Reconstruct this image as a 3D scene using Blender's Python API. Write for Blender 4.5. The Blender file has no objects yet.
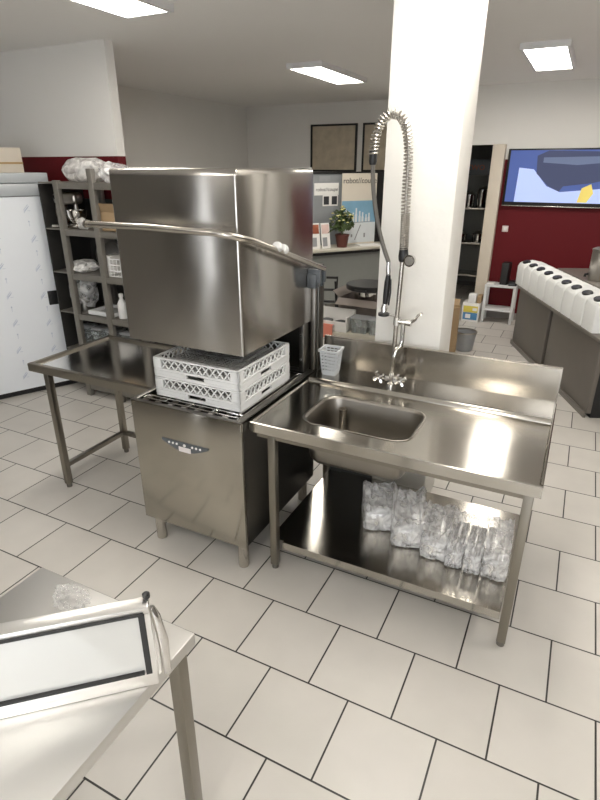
import bpy, bmesh, math, random
from mathutils import Vector, Matrix, noise
random.seed(7)
PI = math.pi
S = bpy.context.scene
COL = S.collection

# ------------------------------------------------------------------ materials
def nt(name):
    m = bpy.data.materials.new(name); m.use_nodes = True
    t = m.node_tree
    return m, t, t.nodes['Principled BSDF']

def plain(name, col, rough=.5, metal=0., noise_amt=.06, nscale=12., spec=.5, coat=0., bump=0., bscale=60., alpha=None, trans=0.):
    m, t, b = nt(name)
    b.inputs['Roughness'].default_value = rough
    b.inputs['Metallic'].default_value = metal
    b.inputs['Specular IOR Level'].default_value = spec
    b.inputs['Coat Weight'].default_value = coat
    b.inputs['Transmission Weight'].default_value = trans
    tc = t.nodes.new('ShaderNodeTexCoord')
    n = t.nodes.new('ShaderNodeTexNoise'); n.inputs['Scale'].default_value = nscale; n.inputs['Detail'].default_value = 4
    t.links.new(tc.outputs['Object'], n.inputs['Vector'])
    mx = t.nodes.new('ShaderNodeMix'); mx.data_type = 'RGBA'
    mx.inputs['A'].default_value = tuple(c * (1 - noise_amt) for c in col) + (1,)
    mx.inputs['B'].default_value = tuple(min(1, c * (1 + noise_amt)) for c in col) + (1,)
    t.links.new(n.outputs['Fac'], mx.inputs['Factor'])
    t.links.new(mx.outputs['Result'], b.inputs['Base Color'])
    if bump:
        n2 = t.nodes.new('ShaderNodeTexNoise'); n2.inputs['Scale'].default_value = bscale; n2.inputs['Detail'].default_value = 5
        t.links.new(tc.outputs['Object'], n2.inputs['Vector'])
        bp = t.nodes.new('ShaderNodeBump'); bp.inputs['Strength'].default_value = bump; bp.inputs['Distance'].default_value = .004
        t.links.new(n2.outputs['Fac'], bp.inputs['Height']); t.links.new(bp.outputs['Normal'], b.inputs['Normal'])
    if alpha is not None: b.inputs['Alpha'].default_value = alpha
    return m

def steel(name, col=(.56, .535, .49), rough=.26, aniso=.6, axis='Z', rot=.25, streak=(3, 3, 240), wave=.0, var=.012):
    """brushed stainless steel; grain runs along the stretched axes of `streak`"""
    m, t, b = nt(name)
    b.inputs['Metallic'].default_value = 1
    tc = t.nodes.new('ShaderNodeTexCoord')
    mp = t.nodes.new('ShaderNodeMapping'); mp.inputs['Scale'].default_value = streak
    t.links.new(tc.outputs['Object'], mp.inputs['Vector'])
    n = t.nodes.new('ShaderNodeTexNoise'); n.inputs['Scale'].default_value = 1; n.inputs['Detail'].default_value = 5
    t.links.new(mp.outputs['Vector'], n.inputs['Vector'])
    mr = t.nodes.new('ShaderNodeMapRange'); mr.inputs['To Min'].default_value = rough * .97; mr.inputs['To Max'].default_value = rough * 1.03
    t.links.new(n.outputs['Fac'], mr.inputs['Value']); t.links.new(mr.outputs['Result'], b.inputs['Roughness'])
    mx = t.nodes.new('ShaderNodeMix'); mx.data_type = 'RGBA'
    mx.inputs['A'].default_value = tuple(c * (1 - var) for c in col) + (1,)
    mx.inputs['B'].default_value = tuple(c * (1 + var) for c in col) + (1,)
    t.links.new(n.outputs['Fac'], mx.inputs['Factor']); t.links.new(mx.outputs['Result'], b.inputs['Base Color'])
    b.inputs['Anisotropic'].default_value = aniso
    b.inputs['Anisotropic Rotation'].default_value = rot
    tg = t.nodes.new('ShaderNodeTangent'); tg.direction_type = 'RADIAL'; tg.axis = axis
    t.links.new(tg.outputs['Tangent'], b.inputs['Tangent'])
    if wave:
        n2 = t.nodes.new('ShaderNodeTexNoise'); n2.inputs['Scale'].default_value = 3.5; n2.inputs['Detail'].default_value = 1
        t.links.new(tc.outputs['Object'], n2.inputs['Vector'])
        bp = t.nodes.new('ShaderNodeBump'); bp.inputs['Strength'].default_value = 1; bp.inputs['Distance'].default_value = wave
        t.links.new(n2.outputs['Fac'], bp.inputs['Height']); t.links.new(bp.outputs['Normal'], b.inputs['Normal'])
    return m

def emit(name, col, strength):
    m, t, b = nt(name)
    b.inputs['Base Color'].default_value = tuple(col) + (1,)
    b.inputs['Emission Color'].default_value = tuple(col) + (1,)
    b.inputs['Emission Strength'].default_value = strength
    return m

def film(name, col, opac, rough=.15, bump=.5):
    m, t, b = nt(name)
    b.inputs['Base Color'].default_value = tuple(col) + (1,)
    b.inputs['Roughness'].default_value = rough
    tc = t.nodes.new('ShaderNodeTexCoord')
    n2 = t.nodes.new('ShaderNodeTexNoise'); n2.inputs['Scale'].default_value = 11; n2.inputs['Detail'].default_value = 4; n2.inputs['Distortion'].default_value = 1.5
    t.links.new(tc.outputs['Object'], n2.inputs['Vector'])
    bp = t.nodes.new('ShaderNodeBump'); bp.inputs['Strength'].default_value = bump; bp.inputs['Distance'].default_value = .02
    t.links.new(n2.outputs['Fac'], bp.inputs['Height']); t.links.new(bp.outputs['Normal'], b.inputs['Normal'])
    mr = t.nodes.new('ShaderNodeMapRange'); mr.inputs['From Min'].default_value = .35; mr.inputs['From Max'].default_value = .7
    mr.inputs['To Min'].default_value = opac * .45; mr.inputs['To Max'].default_value = min(1, opac * 1.5)
    t.links.new(n2.outputs['Fac'], mr.inputs['Value']); t.links.new(mr.outputs['Result'], b.inputs['Alpha'])
    return m

M = {}
M['hood'] = steel('hood_brushed_steel', (.47, .45, .42), .20, .75, 'Z', .25, (2.5, 2.5, 900), wave=.0035)
M['panel'] = steel('panel_brushed_steel', (.42, .395, .345), .17, .6, 'Z', .25, (3, 3, 900), wave=.0015)
M['post'] = steel('leg_steel', (.27, .25, .215), .30, .5, 'Z', 0, (160, 160, 3))
M['top'] = steel('worktop_steel', (.48, .455, .41), .18, .78, 'X', 0, (700, 4, 60), wave=.0012)
M['splash'] = steel('splashback_steel', (.47, .44, .395), .2, .75, 'Z', .25, (3, 3, 900))
M['bowl'] = steel('bowl_satin_steel', (.31, .29, .26), .34, 0, 'Z', 0, (40, 40, 40))
M['mirror'] = steel('drain_table_steel', (.78, .77, .75), .11, .2, 'X', 0, (180, 4, 60), wave=.0008)
M['steel'] = steel('plain_steel', (.48, .455, .42), .28, 0, 'Z', 0, (20, 20, 20))
M['darksteel'] = steel('dark_grey_steel', (.24, .23, .215), .36, .3, 'Z', .25, (4, 4, 120))  # evenly darker grey steel for linings, posts and small fittings
M['chrome'] = steel('chrome', (.74, .73, .71), .08, 0, 'Z', 0, (10, 10, 10), var=.02)
M['bar'] = steel('handle_bar_steel', (.52, .49, .445), .24, 0, 'Z', 0, (60, 60, 60))
M['rack'] = plain('grey_rack_metal', (.25, .235, .21), .45, .6, .12, 20)
M['white_plastic'] = plain('white_plastic', (.80, .80, .79), .42, 0, .03)
M['crate'] = plain('pale_grey_crate_plastic', (.72, .73, .73), .45, 0, .04)
M['grid'] = plain('grey_grid_plastic', (.42, .42, .41), .5, 0, .06)
M['cup'] = plain('light_grey_cup_plastic', (.55, .575, .60), .4, 0, .04)
M['black'] = plain('black_plastic', (.012, .012, .013), .38, 0, .2)
M['rubber'] = plain('black_rubber', (.02, .02, .02), .6, 0, .2)
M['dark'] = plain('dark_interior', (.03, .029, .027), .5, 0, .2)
M['wall'] = plain('white_wall_paint', (.86, .845, .81), .7, 0, .02, 3, bump=.15, bscale=120)
M['plaster'] = plain('white_rendered_plaster', (.80, .785, .745), .8, 0, .05, 5, bump=.5, bscale=22)
M['greywall'] = plain('grey_store_wall', (.16, .155, .15), .7)
M['brownwall'] = plain('grey_brown_shop_wall', (.20, .185, .165), .7)
M['red'] = plain('dark_red_wall_paint', (.13, .010, .014), .55, 0, .08, 4)
M['ceil'] = plain('white_ceiling_paint', (.90, .89, .87), .8, 0, .01, 3)
M['cream'] = plain('cream_painted_wood', (.66, .59, .49), .5, 0, .05, 6)
M['skirt'] = plain('grey_skirting', (.35, .33, .31), .5)
M['laminate'] = plain('grey_brown_laminate', (.135, .12, .103), .42, 0, .07, 8)
M['laminate_top'] = plain('dark_counter_top', (.16, .145, .125), .35, 0, .1, 8)
M['tank'] = plain('white_tub_plastic', (.80, .81, .80), .45, 0, .03, 6)
M['cab_film'] = plain('white_protective_film', (.80, .83, .87), .35, 0, .03, 3, bump=.25, bscale=9)
M['blue_print'] = plain('pale_blue_print', (.50, .55, .66), .5, 0, .2, 30)
M['cab_head'] = plain('pale_grey_cabinet_metal', (.50, .53, .55), .4, .2, .03)
M['card'] = plain('brown_cardboard', (.36, .25, .14), .75, 0, .1, 9)
M['greycard'] = plain('grey_brown_cardboard', (.25, .215, .19), .7, 0, .1, 9)
M['paper'] = plain('white_paper', (.82, .81, .78), .7, 0, .03)
M['salmon'] = plain('salmon_paper', (.80, .27, .19), .6, 0, .06)
M['desk'] = plain('cream_desk_top', (.56, .53, .45), .4, 0, .06)
M['deskpanel'] = plain('grey_green_panel', (.25, .26, .245), .5, 0, .05)
M['board'] = plain('grey_display_board', (.26, .275, .285), .6, 0, .05)
M['poster_cream'] = plain('poster_cream', (.72, .66, .56), .5, 0, .02)
M['poster_white'] = plain('poster_white', (.72, .76, .78), .5, 0, .05)
M['ink'] = plain('black_ink', (.03, .03, .035), .5)
M['leaf'] = plain('dark_green_leaf', (.07, .11, .035), .5, 0, .3, 30)
M['flower'] = plain('yellow_flower', (.55, .52, .22), .6, 0, .2, 30)
M['pot'] = plain('terracotta_red_pot', (.13, .04, .03), .5, 0, .1)
M['wood'] = plain('pale_wood', (.50, .37, .22), .55, 0, .1, 14)
M['blue'] = plain('blue_carton', (.08, .24, .46), .5, 0, .05)
M['yellow'] = plain('yellow_carton', (.72, .60, .10), .5, 0, .05)
M['bottle'] = plain('white_bottle', (.75, .75, .74), .35)
M['redbox'] = plain('rust_red_carton', (.30, .085, .04), .6, 0, .1)
M['photo'] = plain('beige_print', (.52, .45, .34), .6, 0, .35, 7)
M['pink'] = plain('pale_pink_card', (.70, .52, .48), .6)
M['greycloth'] = plain('grey_plastic_sheet', (.30, .31, .32), .35, 0, .15, 12)
M['film'] = film('crinkled_clear_film', (.86, .86, .86), .5, .12, .3)
M['clearfilm'] = film('crumpled_clear_film', (.7, .7, .7), .22, .08, .6)
M['bag'] = film('white_plastic_bag', (.82, .81, .79), .85, .3, .6)
M['glass'] = film('smoky_glass', (.55, .60, .60), .35, .06, .0)
M['display'] = plain('pale_display_label', (.74, .70, .70), .4)
M['cpanel'] = plain('dark_grey_control_strip', (.085, .095, .105), .3)
M['brass'] = plain('warm_brass', (.45, .30, .14), .35, .8)
M['glasspanel'] = plain('pale_reflective_glass', (.62, .62, .60), .08, .25, .04, 3)
M['lamp'] = emit('lit_lamp_diffuser', (1, .95, .87), 16.)
M['wrapsteel'] = plain('satin_container_metal', (.62, .61, .59), .3, .75, .05)
M['pinksocket'] = plain('socket_plate', (.72, .62, .60), .4)
M['posterblue'] = plain('poster_blue', (.22, .42, .58), .5, 0, .25, 3)
M['scr_blue'] = emit('screen_blue', (.05, .085, .27), .5)
M['scr_floor'] = emit('screen_floor', (.34, .42, .68), .62)
M['scr_dark'] = emit('screen_dark', (.035, .045, .10), .5)
M['scr_mid'] = emit('screen_mid', (.10, .13, .22), .5)
M['scr_yellow'] = emit('screen_yellow', (.62, .50, .12), .5)
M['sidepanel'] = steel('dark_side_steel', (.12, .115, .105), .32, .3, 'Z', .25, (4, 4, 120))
M['tabletop'] = steel('matt_table_steel', (.66, .65, .63), .42, .2, 'X', 0, (5, 300, 60))
M['alu'] = plain('white_lamp_housing', (.8, .8, .8), .4)

def floor_mat():
    m, t, b = nt('pale_floor_tiles')
    TA, TB = .3678, .3582
    tc = t.nodes.new('ShaderNodeTexCoord')
    mp = t.nodes.new('ShaderNodeMapping')
    mp.inputs['Location'].default_value = (.6942 + TA * 100, .1892 + TB * 101, 0)
    t.links.new(tc.outputs['Object'], mp.inputs['Vector'])
    br = t.nodes.new('ShaderNodeTexBrick')
    br.offset = .5; br.offset_frequency = 2; br.squash = 1
    br.inputs['Scale'].default_value = 1
    br.inputs['Brick Width'].default_value = TA; br.inputs['Row Height'].default_value = TB
    br.inputs['Mortar Size'].default_value = .0042; br.inputs['Mortar Smooth'].default_value = .25
    br.inputs['Color1'].default_value = (.585, .56, .52, 1); br.inputs['Color2'].default_value = (.545, .52, .48, 1)
    br.inputs['Mortar'].default_value = (.022, .02, .018, 1)
    t.links.new(mp.outputs['Vector'], br.inputs['Vector'])
    n = t.nodes.new('ShaderNodeTexNoise'); n.inputs['Scale'].default_value = 4; n.inputs['Detail'].default_value = 6
    t.links.new(tc.outputs['Object'], n.inputs['Vector'])
    mr = t.nodes.new('ShaderNodeMapRange'); mr.inputs['To Min'].default_value = .9; mr.inputs['To Max'].default_value = 1.08
    t.links.new(n.outputs['Fac'], mr.inputs['Value'])
    mx = t.nodes.new('ShaderNodeMix'); mx.data_type = 'RGBA'; mx.blend_type = 'MULTIPLY'; mx.inputs['Factor'].default_value = 1
    t.links.new(br.outputs['Color'], mx.inputs['A']); t.links.new(mr.outputs['Result'], mx.inputs['B'])
    t.links.new(mx.outputs['Result'], b.inputs['Base Color'])
    b.inputs['Roughness'].default_value = .38
    bp = t.nodes.new('ShaderNodeBump'); bp.inputs['Strength'].default_value = .6; bp.inputs['Distance'].default_value = .002; bp.invert = True
    t.links.new(br.outputs['Fac'], bp.inputs['Height']); t.links.new(bp.outputs['Normal'], b.inputs['Normal'])
    return m
M['floor'] = floor_mat()

def two_tone(name, zsplit):
    """dark red paint below a painted line, white above"""
    m, t, b = nt(name)
    tc = t.nodes.new('ShaderNodeTexCoord'); sx = t.nodes.new('ShaderNodeSeparateXYZ')
    g = t.nodes.new('ShaderNodeNewGeometry')
    t.links.new(g.outputs['Position'], sx.inputs['Vector'])
    mt = t.nodes.new('ShaderNodeMath'); mt.operation = 'GREATER_THAN'; mt.inputs[1].default_value = zsplit
    t.links.new(sx.outputs['Z'], mt.inputs[0])
    mx = t.nodes.new('ShaderNodeMix'); mx.data_type = 'RGBA'
    mx.inputs['A'].default_value = (.13, .010, .014, 1); mx.inputs['B'].default_value = (.86, .845, .81, 1)
    t.links.new(mt.outputs[0], mx.inputs['Factor']); t.links.new(mx.outputs['Result'], b.inputs['Base Color'])
    b.inputs['Roughness'].default_value = .6
    b.inputs['Specular IOR Level'].default_value = .2
    return m
M['redwhite'] = two_tone('red_and_white_wall_paint', 2.12)

# ------------------------------------------------------------------ mesh builder
class MB:
    def __init__(s): s.bm = bmesh.new(); s.mi = 0
    def _faces(s, before):
        for f in s.bm.faces:
            if f.index == -1 or f not in before: pass
    def merge(s, b2, mat4=None):
        me = bpy.data.meshes.new('tmp'); b2.to_mesh(me); b2.free()
        if mat4 is not None: me.transform(mat4)
        n0 = len(s.bm.faces)
        s.bm.from_mesh(me); bpy.data.meshes.remove(me)
        s.bm.faces.ensure_lookup_table()
        for f in s.bm.faces[n0:]: f.material_index = s.mi
        return s
    def box(s, a, b, bev=0., seg=2, rz=0, pivot=None):
        b2 = bmesh.new(); bmesh.ops.create_cube(b2, size=1)
        c = [(a[i] + b[i]) / 2 for i in range(3)]; d = [abs(b[i] - a[i]) for i in range(3)]
        for v in b2.verts: v.co = Vector((v.co.x * d[0], v.co.y * d[1], v.co.z * d[2]))
        if bev: bmesh.ops.bevel(b2, geom=b2.edges[:], offset=min(bev, min(d) * .45), segments=seg, profile=.5, affect='EDGES')
        mt = Matrix.Translation(c) @ Matrix.Rotation(rz, 4, 'Z')
        return s.merge(b2, mt)
    def tube(s, pts, r, seg=8, closed=False, caps=True):
        pts = [Vector(p) for p in pts]; n = len(pts)
        rs = r if isinstance(r, (list, tuple)) else [r] * n
        b2 = bmesh.new(); rings = []
        up = None
        for i, p in enumerate(pts):
            if closed: t = (pts[(i + 1) % n] - pts[i - 1])
            elif i == 0: t = pts[1] - pts[0]
            elif i == n - 1: t = pts[-1] - pts[-2]
            else: t = (pts[i + 1] - p).normalized() + (p - pts[i - 1]).normalized()
            if t.length < 1e-9: t = Vector((0, 0, 1))
            t.normalize()
            if up is None: up = Vector((0, 0, 1)) if abs(t.z) < .9 else Vector((1, 0, 0))
            u = (up - t * up.dot(t))
            if u.length < 1e-6: u = t.orthogonal()
            u.normalize(); w = t.cross(u); up = u
            rings.append([b2.verts.new(p + (u * math.cos(k * 2 * PI / seg) + w * math.sin(k * 2 * PI / seg)) * rs[i]) for k in range(seg)])
        m = n if closed else n - 1
        for i in range(m):
            A, B = rings[i], rings[(i + 1) % n]
            for k in range(seg): b2.faces.new((A[k], A[(k + 1) % seg], B[(k + 1) % seg], B[k]))
        if caps and not closed:
            b2.faces.new(rings[0][::-1]); b2.faces.new(rings[-1])
        return s.merge(b2)
    def lathe(s, prof, loc=(0, 0, 0), seg=24, caps=True, sx=1, sy=1):
        b2 = bmesh.new(); rings = []
        for r, z in prof:
            rings.append([b2.verts.new((r * sx * math.cos(k * 2 * PI / seg), r * sy * math.sin(k * 2 * PI / seg), z)) for k in range(seg)])
        for A, B in zip(rings, rings[1:]):
            for k in range(seg): b2.faces.new((A[k], A[(k + 1) % seg], B[(k + 1) % seg], B[k]))
        if caps:
            b2.faces.new(rings[0][::-1]); b2.faces.new(rings[-1])
        bmesh.ops.recalc_face_normals(b2, faces=b2.faces[:])
        return s.merge(b2, Matrix.Translation(loc))
    def prism(s, poly, d0, d1, axes='xyz'):
        """poly in the first two axes, extruded d0..d1 along the third"""
        ix = ['xyz'.index(c) for c in axes]
        b2 = bmesh.new()
        def P(a, b, c):
            v = [0, 0, 0]; v[ix[0]] = a; v[ix[1]] = b; v[ix[2]] = c; return v
        A = [b2.verts.new(P(x, y, d0)) for x, y in poly]; B = [b2.verts.new(P(x, y, d1)) for x, y in poly]
        b2.faces.new(A); b2.faces.new(B[::-1]); n = len(poly)
        for i in range(n): b2.faces.new((A[i], B[i], B[(i + 1) % n], A[(i + 1) % n]))
        bmesh.ops.recalc_face_normals(b2, faces=b2.faces[:])
        return s.merge(b2)
    def loft(s, loops, cap0=False, cap1=False):
        b2 = bmesh.new(); rings = [[b2.verts.new(p) for p in L] for L in loops]
        for A, B in zip(rings, rings[1:]):
            n = len(A)
            for k in range(n): b2.faces.new((A[k], A[(k + 1) % n], B[(k + 1) % n], B[k]))
        if cap0: b2.faces.new(rings[0][::-1])
        if cap1: b2.faces.new(rings[-1])
        return s.merge(b2)
    def blob(s, c, rad, amp=.2, freq=6, sub=3, seed=0):
        b2 = bmesh.new(); bmesh.ops.create_icosphere(b2, subdivisions=sub, radius=1)
        for v in b2.verts:
            d = noise.noise(v.co * freq * .4 + Vector((seed * 7.3, seed, 0))) + .5 * noise.noise(v.co * freq + Vector((0, seed * 3.1, 2)))
            q = v.co * (1 + amp * d)
            v.co = Vector((q.x * rad[0], q.y * rad[1], max(q.z, -.85) * rad[2]))
        return s.merge(b2, Matrix.Translation(c))
    def xf(s, m4):
        s.bm.transform(m4); return s
    def build(s, name, mat, parent=None, local=False, smooth=True, bevel=0, solid=0, angle=35):
        me = bpy.data.meshes.new(name)
        off = Vector((0, 0, 0))
        if parent is not None:
            if not local: off = Vector(parent['_w'])
        elif not local:
            vs = [v.co for v in s.bm.verts]
            off = Vector(((min(v.x for v in vs) + max(v.x for v in vs)) / 2, (min(v.y for v in vs) + max(v.y for v in vs)) / 2, min(v.z for v in vs)))
        bmesh.ops.translate(s.bm, verts=s.bm.verts[:], vec=-off)
        s.bm.to_mesh(me); s.bm.free()
        if smooth:
            for p in me.polygons: p.use_smooth = True
            me.set_sharp_from_angle(angle=math.radians(angle))
        for mm in (mat if isinstance(mat, (list, tuple)) else [mat]): me.materials.append(M[mm])
        o = bpy.data.objects.new(name, me); COL.objects.link(o)
        if parent is not None:
            o.parent = parent; o['_w'] = parent['_w']
        else:
            o.location = off
            o['_w'] = tuple(off)
        if solid:
            md = o.modifiers.new('solid', 'SOLIDIFY'); md.thickness = solid; md.offset = 0
        if bevel:
            md = o.modifiers.new('bevel', 'BEVEL'); md.width = bevel; md.segments = 2; md.limit_method = 'ANGLE'
        return o

def tag(o, label, cat, group=None):
    o['label'] = label; o['category'] = cat
    if group: o['group'] = group
    return o
def thing(name, label, cat, loc, rz=0, group=None):
    o = bpy.data.objects.new(name, None); COL.objects.link(o)
    o.empty_display_size = .05
    o.location = loc; o.rotation_euler = (0, 0, rz); o['_w'] = tuple(loc)
    return tag(o, label, cat, group)
def kids(o): return [c for c in bpy.data.objects if c.parent == o]
def copy_tree(o, parent=None):
    c = o.copy(); COL.objects.link(c)
    if parent is not None: c.parent = parent
    for ch in kids(o): copy_tree(ch, c)
    return c
def struct(mb, name, mat, **k):
    o = mb.build(name, mat, **k); o['kind'] = 'structure'; return o
def text_mesh(s, size, shear=0., extrude=.001):
    cu = bpy.data.curves.new('t', 'FONT'); cu.body = s; cu.size = size; cu.shear = shear; cu.extrude = extrude; cu.align_x = 'LEFT'
    o = bpy.data.objects.new('t', cu); COL.objects.link(o)
    dg = bpy.context.evaluated_depsgraph_get(); me = bpy.data.meshes.new_from_object(o.evaluated_get(dg))
    bpy.data.objects.remove(o)
    b = bmesh.new(); b.from_mesh(me); bpy.data.meshes.remove(me); bpy.data.curves.remove(cu)
    return b
def rrect(x0, x1, y0, y1, r, z, n=6):
    out = []
    for cx, cy, a0 in ((x1 - r, y1 - r, 0), (x0 + r, y1 - r, PI / 2), (x0 + r, y0 + r, PI), (x1 - r, y0 + r, 1.5 * PI)):
        for k in range(n + 1):
            a = a0 + k * PI / 2 / n
            out.append((cx + r * math.cos(a), cy + r * math.sin(a), z))
    return out

# ------------------------------------------------------------------ camera
cam = bpy.data.cameras.new('camera'); co = bpy.data.objects.new('camera', cam); COL.objects.link(co)
co.location = (1.3058, -2.0536, 2.0402)
co.rotation_euler = (PI / 2 - .4047, 0, .463)
cam.sensor_fit = 'VERTICAL'; cam.sensor_height = 36; cam.lens = 544.165 * 36 / 800; cam.shift_y = -.00125
cam.clip_start = .05
S.camera = co

# ------------------------------------------------------------------ setting
X0, X1, Y0, Y1, ZC = -4.4, 4.4, -5.2, 8.4, 3.0
struct(MB().box((X0, Y0, -.1), (X1, Y1, 0)), 'floor', 'floor', local=True)
struct(MB().box((X0, Y0, ZC), (X1, Y1, ZC + .1)), 'ceiling', 'ceil')
struct(MB().box((X0 - .1, 1.0, 0), (X0, Y1, ZC)), 'wall_left', 'wall')
struct(MB().box((X0 - .1, Y0, 0), (X0, 1.0, ZC)), 'wall_left_front', 'brownwall')
struct(MB().box((X1, Y0, 0), (X1 + .1, Y1, ZC)), 'wall_right', 'brownwall')
# far wall with the television; opening into the store room between it and the left stretch
struct(MB().box((.22, 6.2, 0), (X1, 6.35, ZC)), 'wall_back', 'redwhite')
struct(MB().box((X0, 7.25, 0), (-.75, 7.4, ZC)), 'wall_back_left', 'wall')
struct(MB().box((X0, Y1, 0), (X1, Y1 + .1, ZC)), 'wall_store', 'greywall')
struct(MB().box((-.75, 6.2, 2.3), (.22, 6.35, ZC)), 'wall_lintel', 'wall')
struct(MB().box((-.85, 6.2, 0), (-.75, 7.4, ZC)), 'wall_reveal', 'wall')
struct(MB().box((.062, 6.08, 0), (.22, 6.36, 2.3), .006), 'trim_1', 'cream')
# low partition behind the shelving
struct(MB().box((X0, 1.95, 0), (-2.5, 2.05, ZC)), 'wall_partition', 'redwhite')
# square plastered pillar
struct(MB().box((.30, .965, 0), (.69, 1.27, ZC), .008, 2), 'pillar', 'plaster')
# shop front behind the viewer: wall with invented window openings, placed to streak the steel
struct(MB().box((X0, Y0 - .1, 0), (-3.40, Y0, ZC)).box((-3.0, Y0 - .1, 0), (-.45, Y0, ZC)).box((.25, Y0 - .1, 0), (.95, Y0, ZC)).box((3.9, Y0 - .1, 0), (X1, Y0, ZC))
       .box((-3.40, Y0 - .1, 2.7), (3.9, Y0, ZC)).box((-3.40, Y0 - .1, 0), (3.9, Y0, .25)), 'wall_front', 'brownwall')
for i, (a, b) in enumerate(((-3.40, -3.0), (-.45, .25), (.95, 3.9))):
    f = MB()
    f.box((a, Y0 - .07, .25), (a + .06, Y0 - .03, 2.7)).box((b - .06, Y0 - .07, .25), (b, Y0 - .03, 2.7))
    f.box(((a + b) / 2 - .03, Y0 - .07, .25), ((a + b) / 2 + .03, Y0 - .03, 2.7)).box((a, Y0 - .07, .25), (b, Y0 - .03, .31)).box((a, Y0 - .07, 2.64), (b, Y0 - .03, 2.7))
    struct(f, 'added_window_%d' % (i + 1), 'alu')
struct(MB().box((.22, 6.185, 0), (X1, 6.2, .09)), 'baseboard_back', 'skirt')

# ceiling lamps, invented to light the room
lamps = [(.75, 4.3), (.75, .7), (-1.5, 4.3), (-1.5, .7), (2.9, 4.3), (2.9, .7), (.75, -2.6), (-1.5, -2.6), (2.9, -2.6)]
lab = {(.75, 4.3): 'added rectangular ceiling light above the floor beside the white tubs', (.75, .7): 'added rectangular ceiling light above the sink table',
       (-1.5, 4.3): 'added rectangular ceiling light above the display desk', (-1.5, .7): 'added rectangular ceiling light above the steel shelving',
       (2.9, 4.3): 'added rectangular ceiling light above the far end of the brown counter', (2.9, .7): 'added rectangular ceiling light right of the sink table',
       (.75, -2.6): 'added rectangular ceiling light above the viewer', (-1.5, -2.6): 'added rectangular ceiling light left behind the viewer', (2.9, -2.6): 'added rectangular ceiling light right behind the viewer'}
lp = None
for x, y in lamps:
    if lp is None:
        lp = thing('added_ceiling_light', lab[(x, y)], 'lamp', (x, y, ZC), 0, 'added ceiling lights')
        f = MB()
        for a, b in (((-.2, -.65, -.05), (-.17, .65, 0)), ((.17, -.65, -.05), (.2, .65, 0)), ((-.17, -.65, -.05), (.17, -.62, 0)), ((-.17, .62, -.05), (.17, .65, 0))): f.box(a, b)
        f.build('frame', 'alu', lp, local=True)
        MB().box((-.17, -.62, -.04), (.17, .62, -.02)).build('diffuser', 'lamp', lp, local=True)
    else:
        c = copy_tree(lp); c.location = (x, y, ZC); c['_w'] = (x, y, ZC); c['label'] = lab[(x, y)]

# ------------------------------------------------------------------ hood dishwasher
DX0, DX1, DY0, DY1 = -.70, -.006, -.066, .77
dw = thing('hood_dishwasher', 'tall steel hood-type dishwasher with its hood raised above two white racks', 'dishwasher', (-.35, .35, 0))
MB().box((DX0, DY0, .15), (DX1, DY0 + .02, .893), .004).build('front_panel', 'panel', dw)
f = MB().box((DX0, DY0 + .02, .16), (DX0 + .012, DY1, .885)).box((DX1 - .012, DY0 + .02, .16), (DX1, DY1, .885)).box((DX0 + .012, DY1 - .012, .16), (DX1 - .012, DY1, .885))
f.box((DX0 + .012, DY0 + .02, .15), (DX1 - .012, DY1 - .012, .165))
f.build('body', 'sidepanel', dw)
f = MB()
f.box((DX0 + .012, DY0 + .02, .74), (DX1 - .012, DY1 - .012, .75))
f.build('wash_tank', 'dark', dw)
f = MB().box((DX0, DY0, .8935), (DX1, DY0 + .022, .9), .002).box((DX0, DY0 + .022, .8935), (DX0 + .035, DY1, .9), .002).box((DX1 - .035, DY0 + .022, .8935), (DX1, DY1, .9), .002).box((DX0 + .035, DY1 - .05, .8935), (DX1 - .035, DY1, .9), .002)
f.build('tank_rim', 'darksteel', dw)
for x in [DX0 + .05 + i * .085 for i in range(8)]: MB().box((x, DY0 + .024, .885), (x + .03, DY0 + .11, .892)).build('filter_strip', 'steel', dw)
f = MB()
zr = .9035
f.tube([(DX0 + .06, -.03, zr), (DX1 - .03, -.03, zr), (DX1 - .03, .66, zr), (DX0 + .06, .66, zr)], .0045, 8, True)
f.tube([(DX0 + .06, .01, zr - .002), (DX1 - .03, .01, zr - .002)], .0045, 8)
for x in (-.5, -.35, -.2): f.tube([(x, -.03, zr), (x, .66, zr)], .004, 8)
f.tube([(DX1 - .055, -.03, zr), (DX1 - .055, .66, zr)], .0045, 8)
f.tube([(DX1 - .03, -.03, zr), (DX1 - .024, -.05, zr - .002), (DX1 - .018, -.058, zr - .03)], .0045, 8)
f.build('rack_rail', 'chrome', dw)
for x, y in ((DX0 + .075, -.03), (DX1 - .045, -.03), (DX0 + .075, .7), (DX1 - .045, .7)):
    MB().lathe([(.028, .004), (.03, .012), (.03, .15)], (x, y, 0), 20).build('foot', 'bar', dw)
# control strip: flat-topped lens shape
cx, zt = -.359, .712
poly = [(cx - .15, zt), (cx + .15, zt - .0)]
poly += [(cx + .15 - .3 * k / 14, zt - .012 - .045 * math.sin(PI * k / 14)) for k in range(0, 15)]
c = MB().prism(poly, DY0 - .004, DY0 + .001, 'xzy').build('control_strip', 'cpanel', dw, smooth=False)
for dx in (-.10, -.075, -.05, .0, .05, .075, .10):
    r = .0085 if dx == 0 else .0065
    MB().tube([(cx + dx, DY0 - .004, zt - .016), (cx + dx, DY0 - .007, zt - .016)], r, 12).build('button', 'white_plastic', c)
MB().box((cx - .038, DY0 - .007, zt - .055), (cx + .038, DY0 - .003, zt - .028)).build('display', 'display', c)
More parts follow.
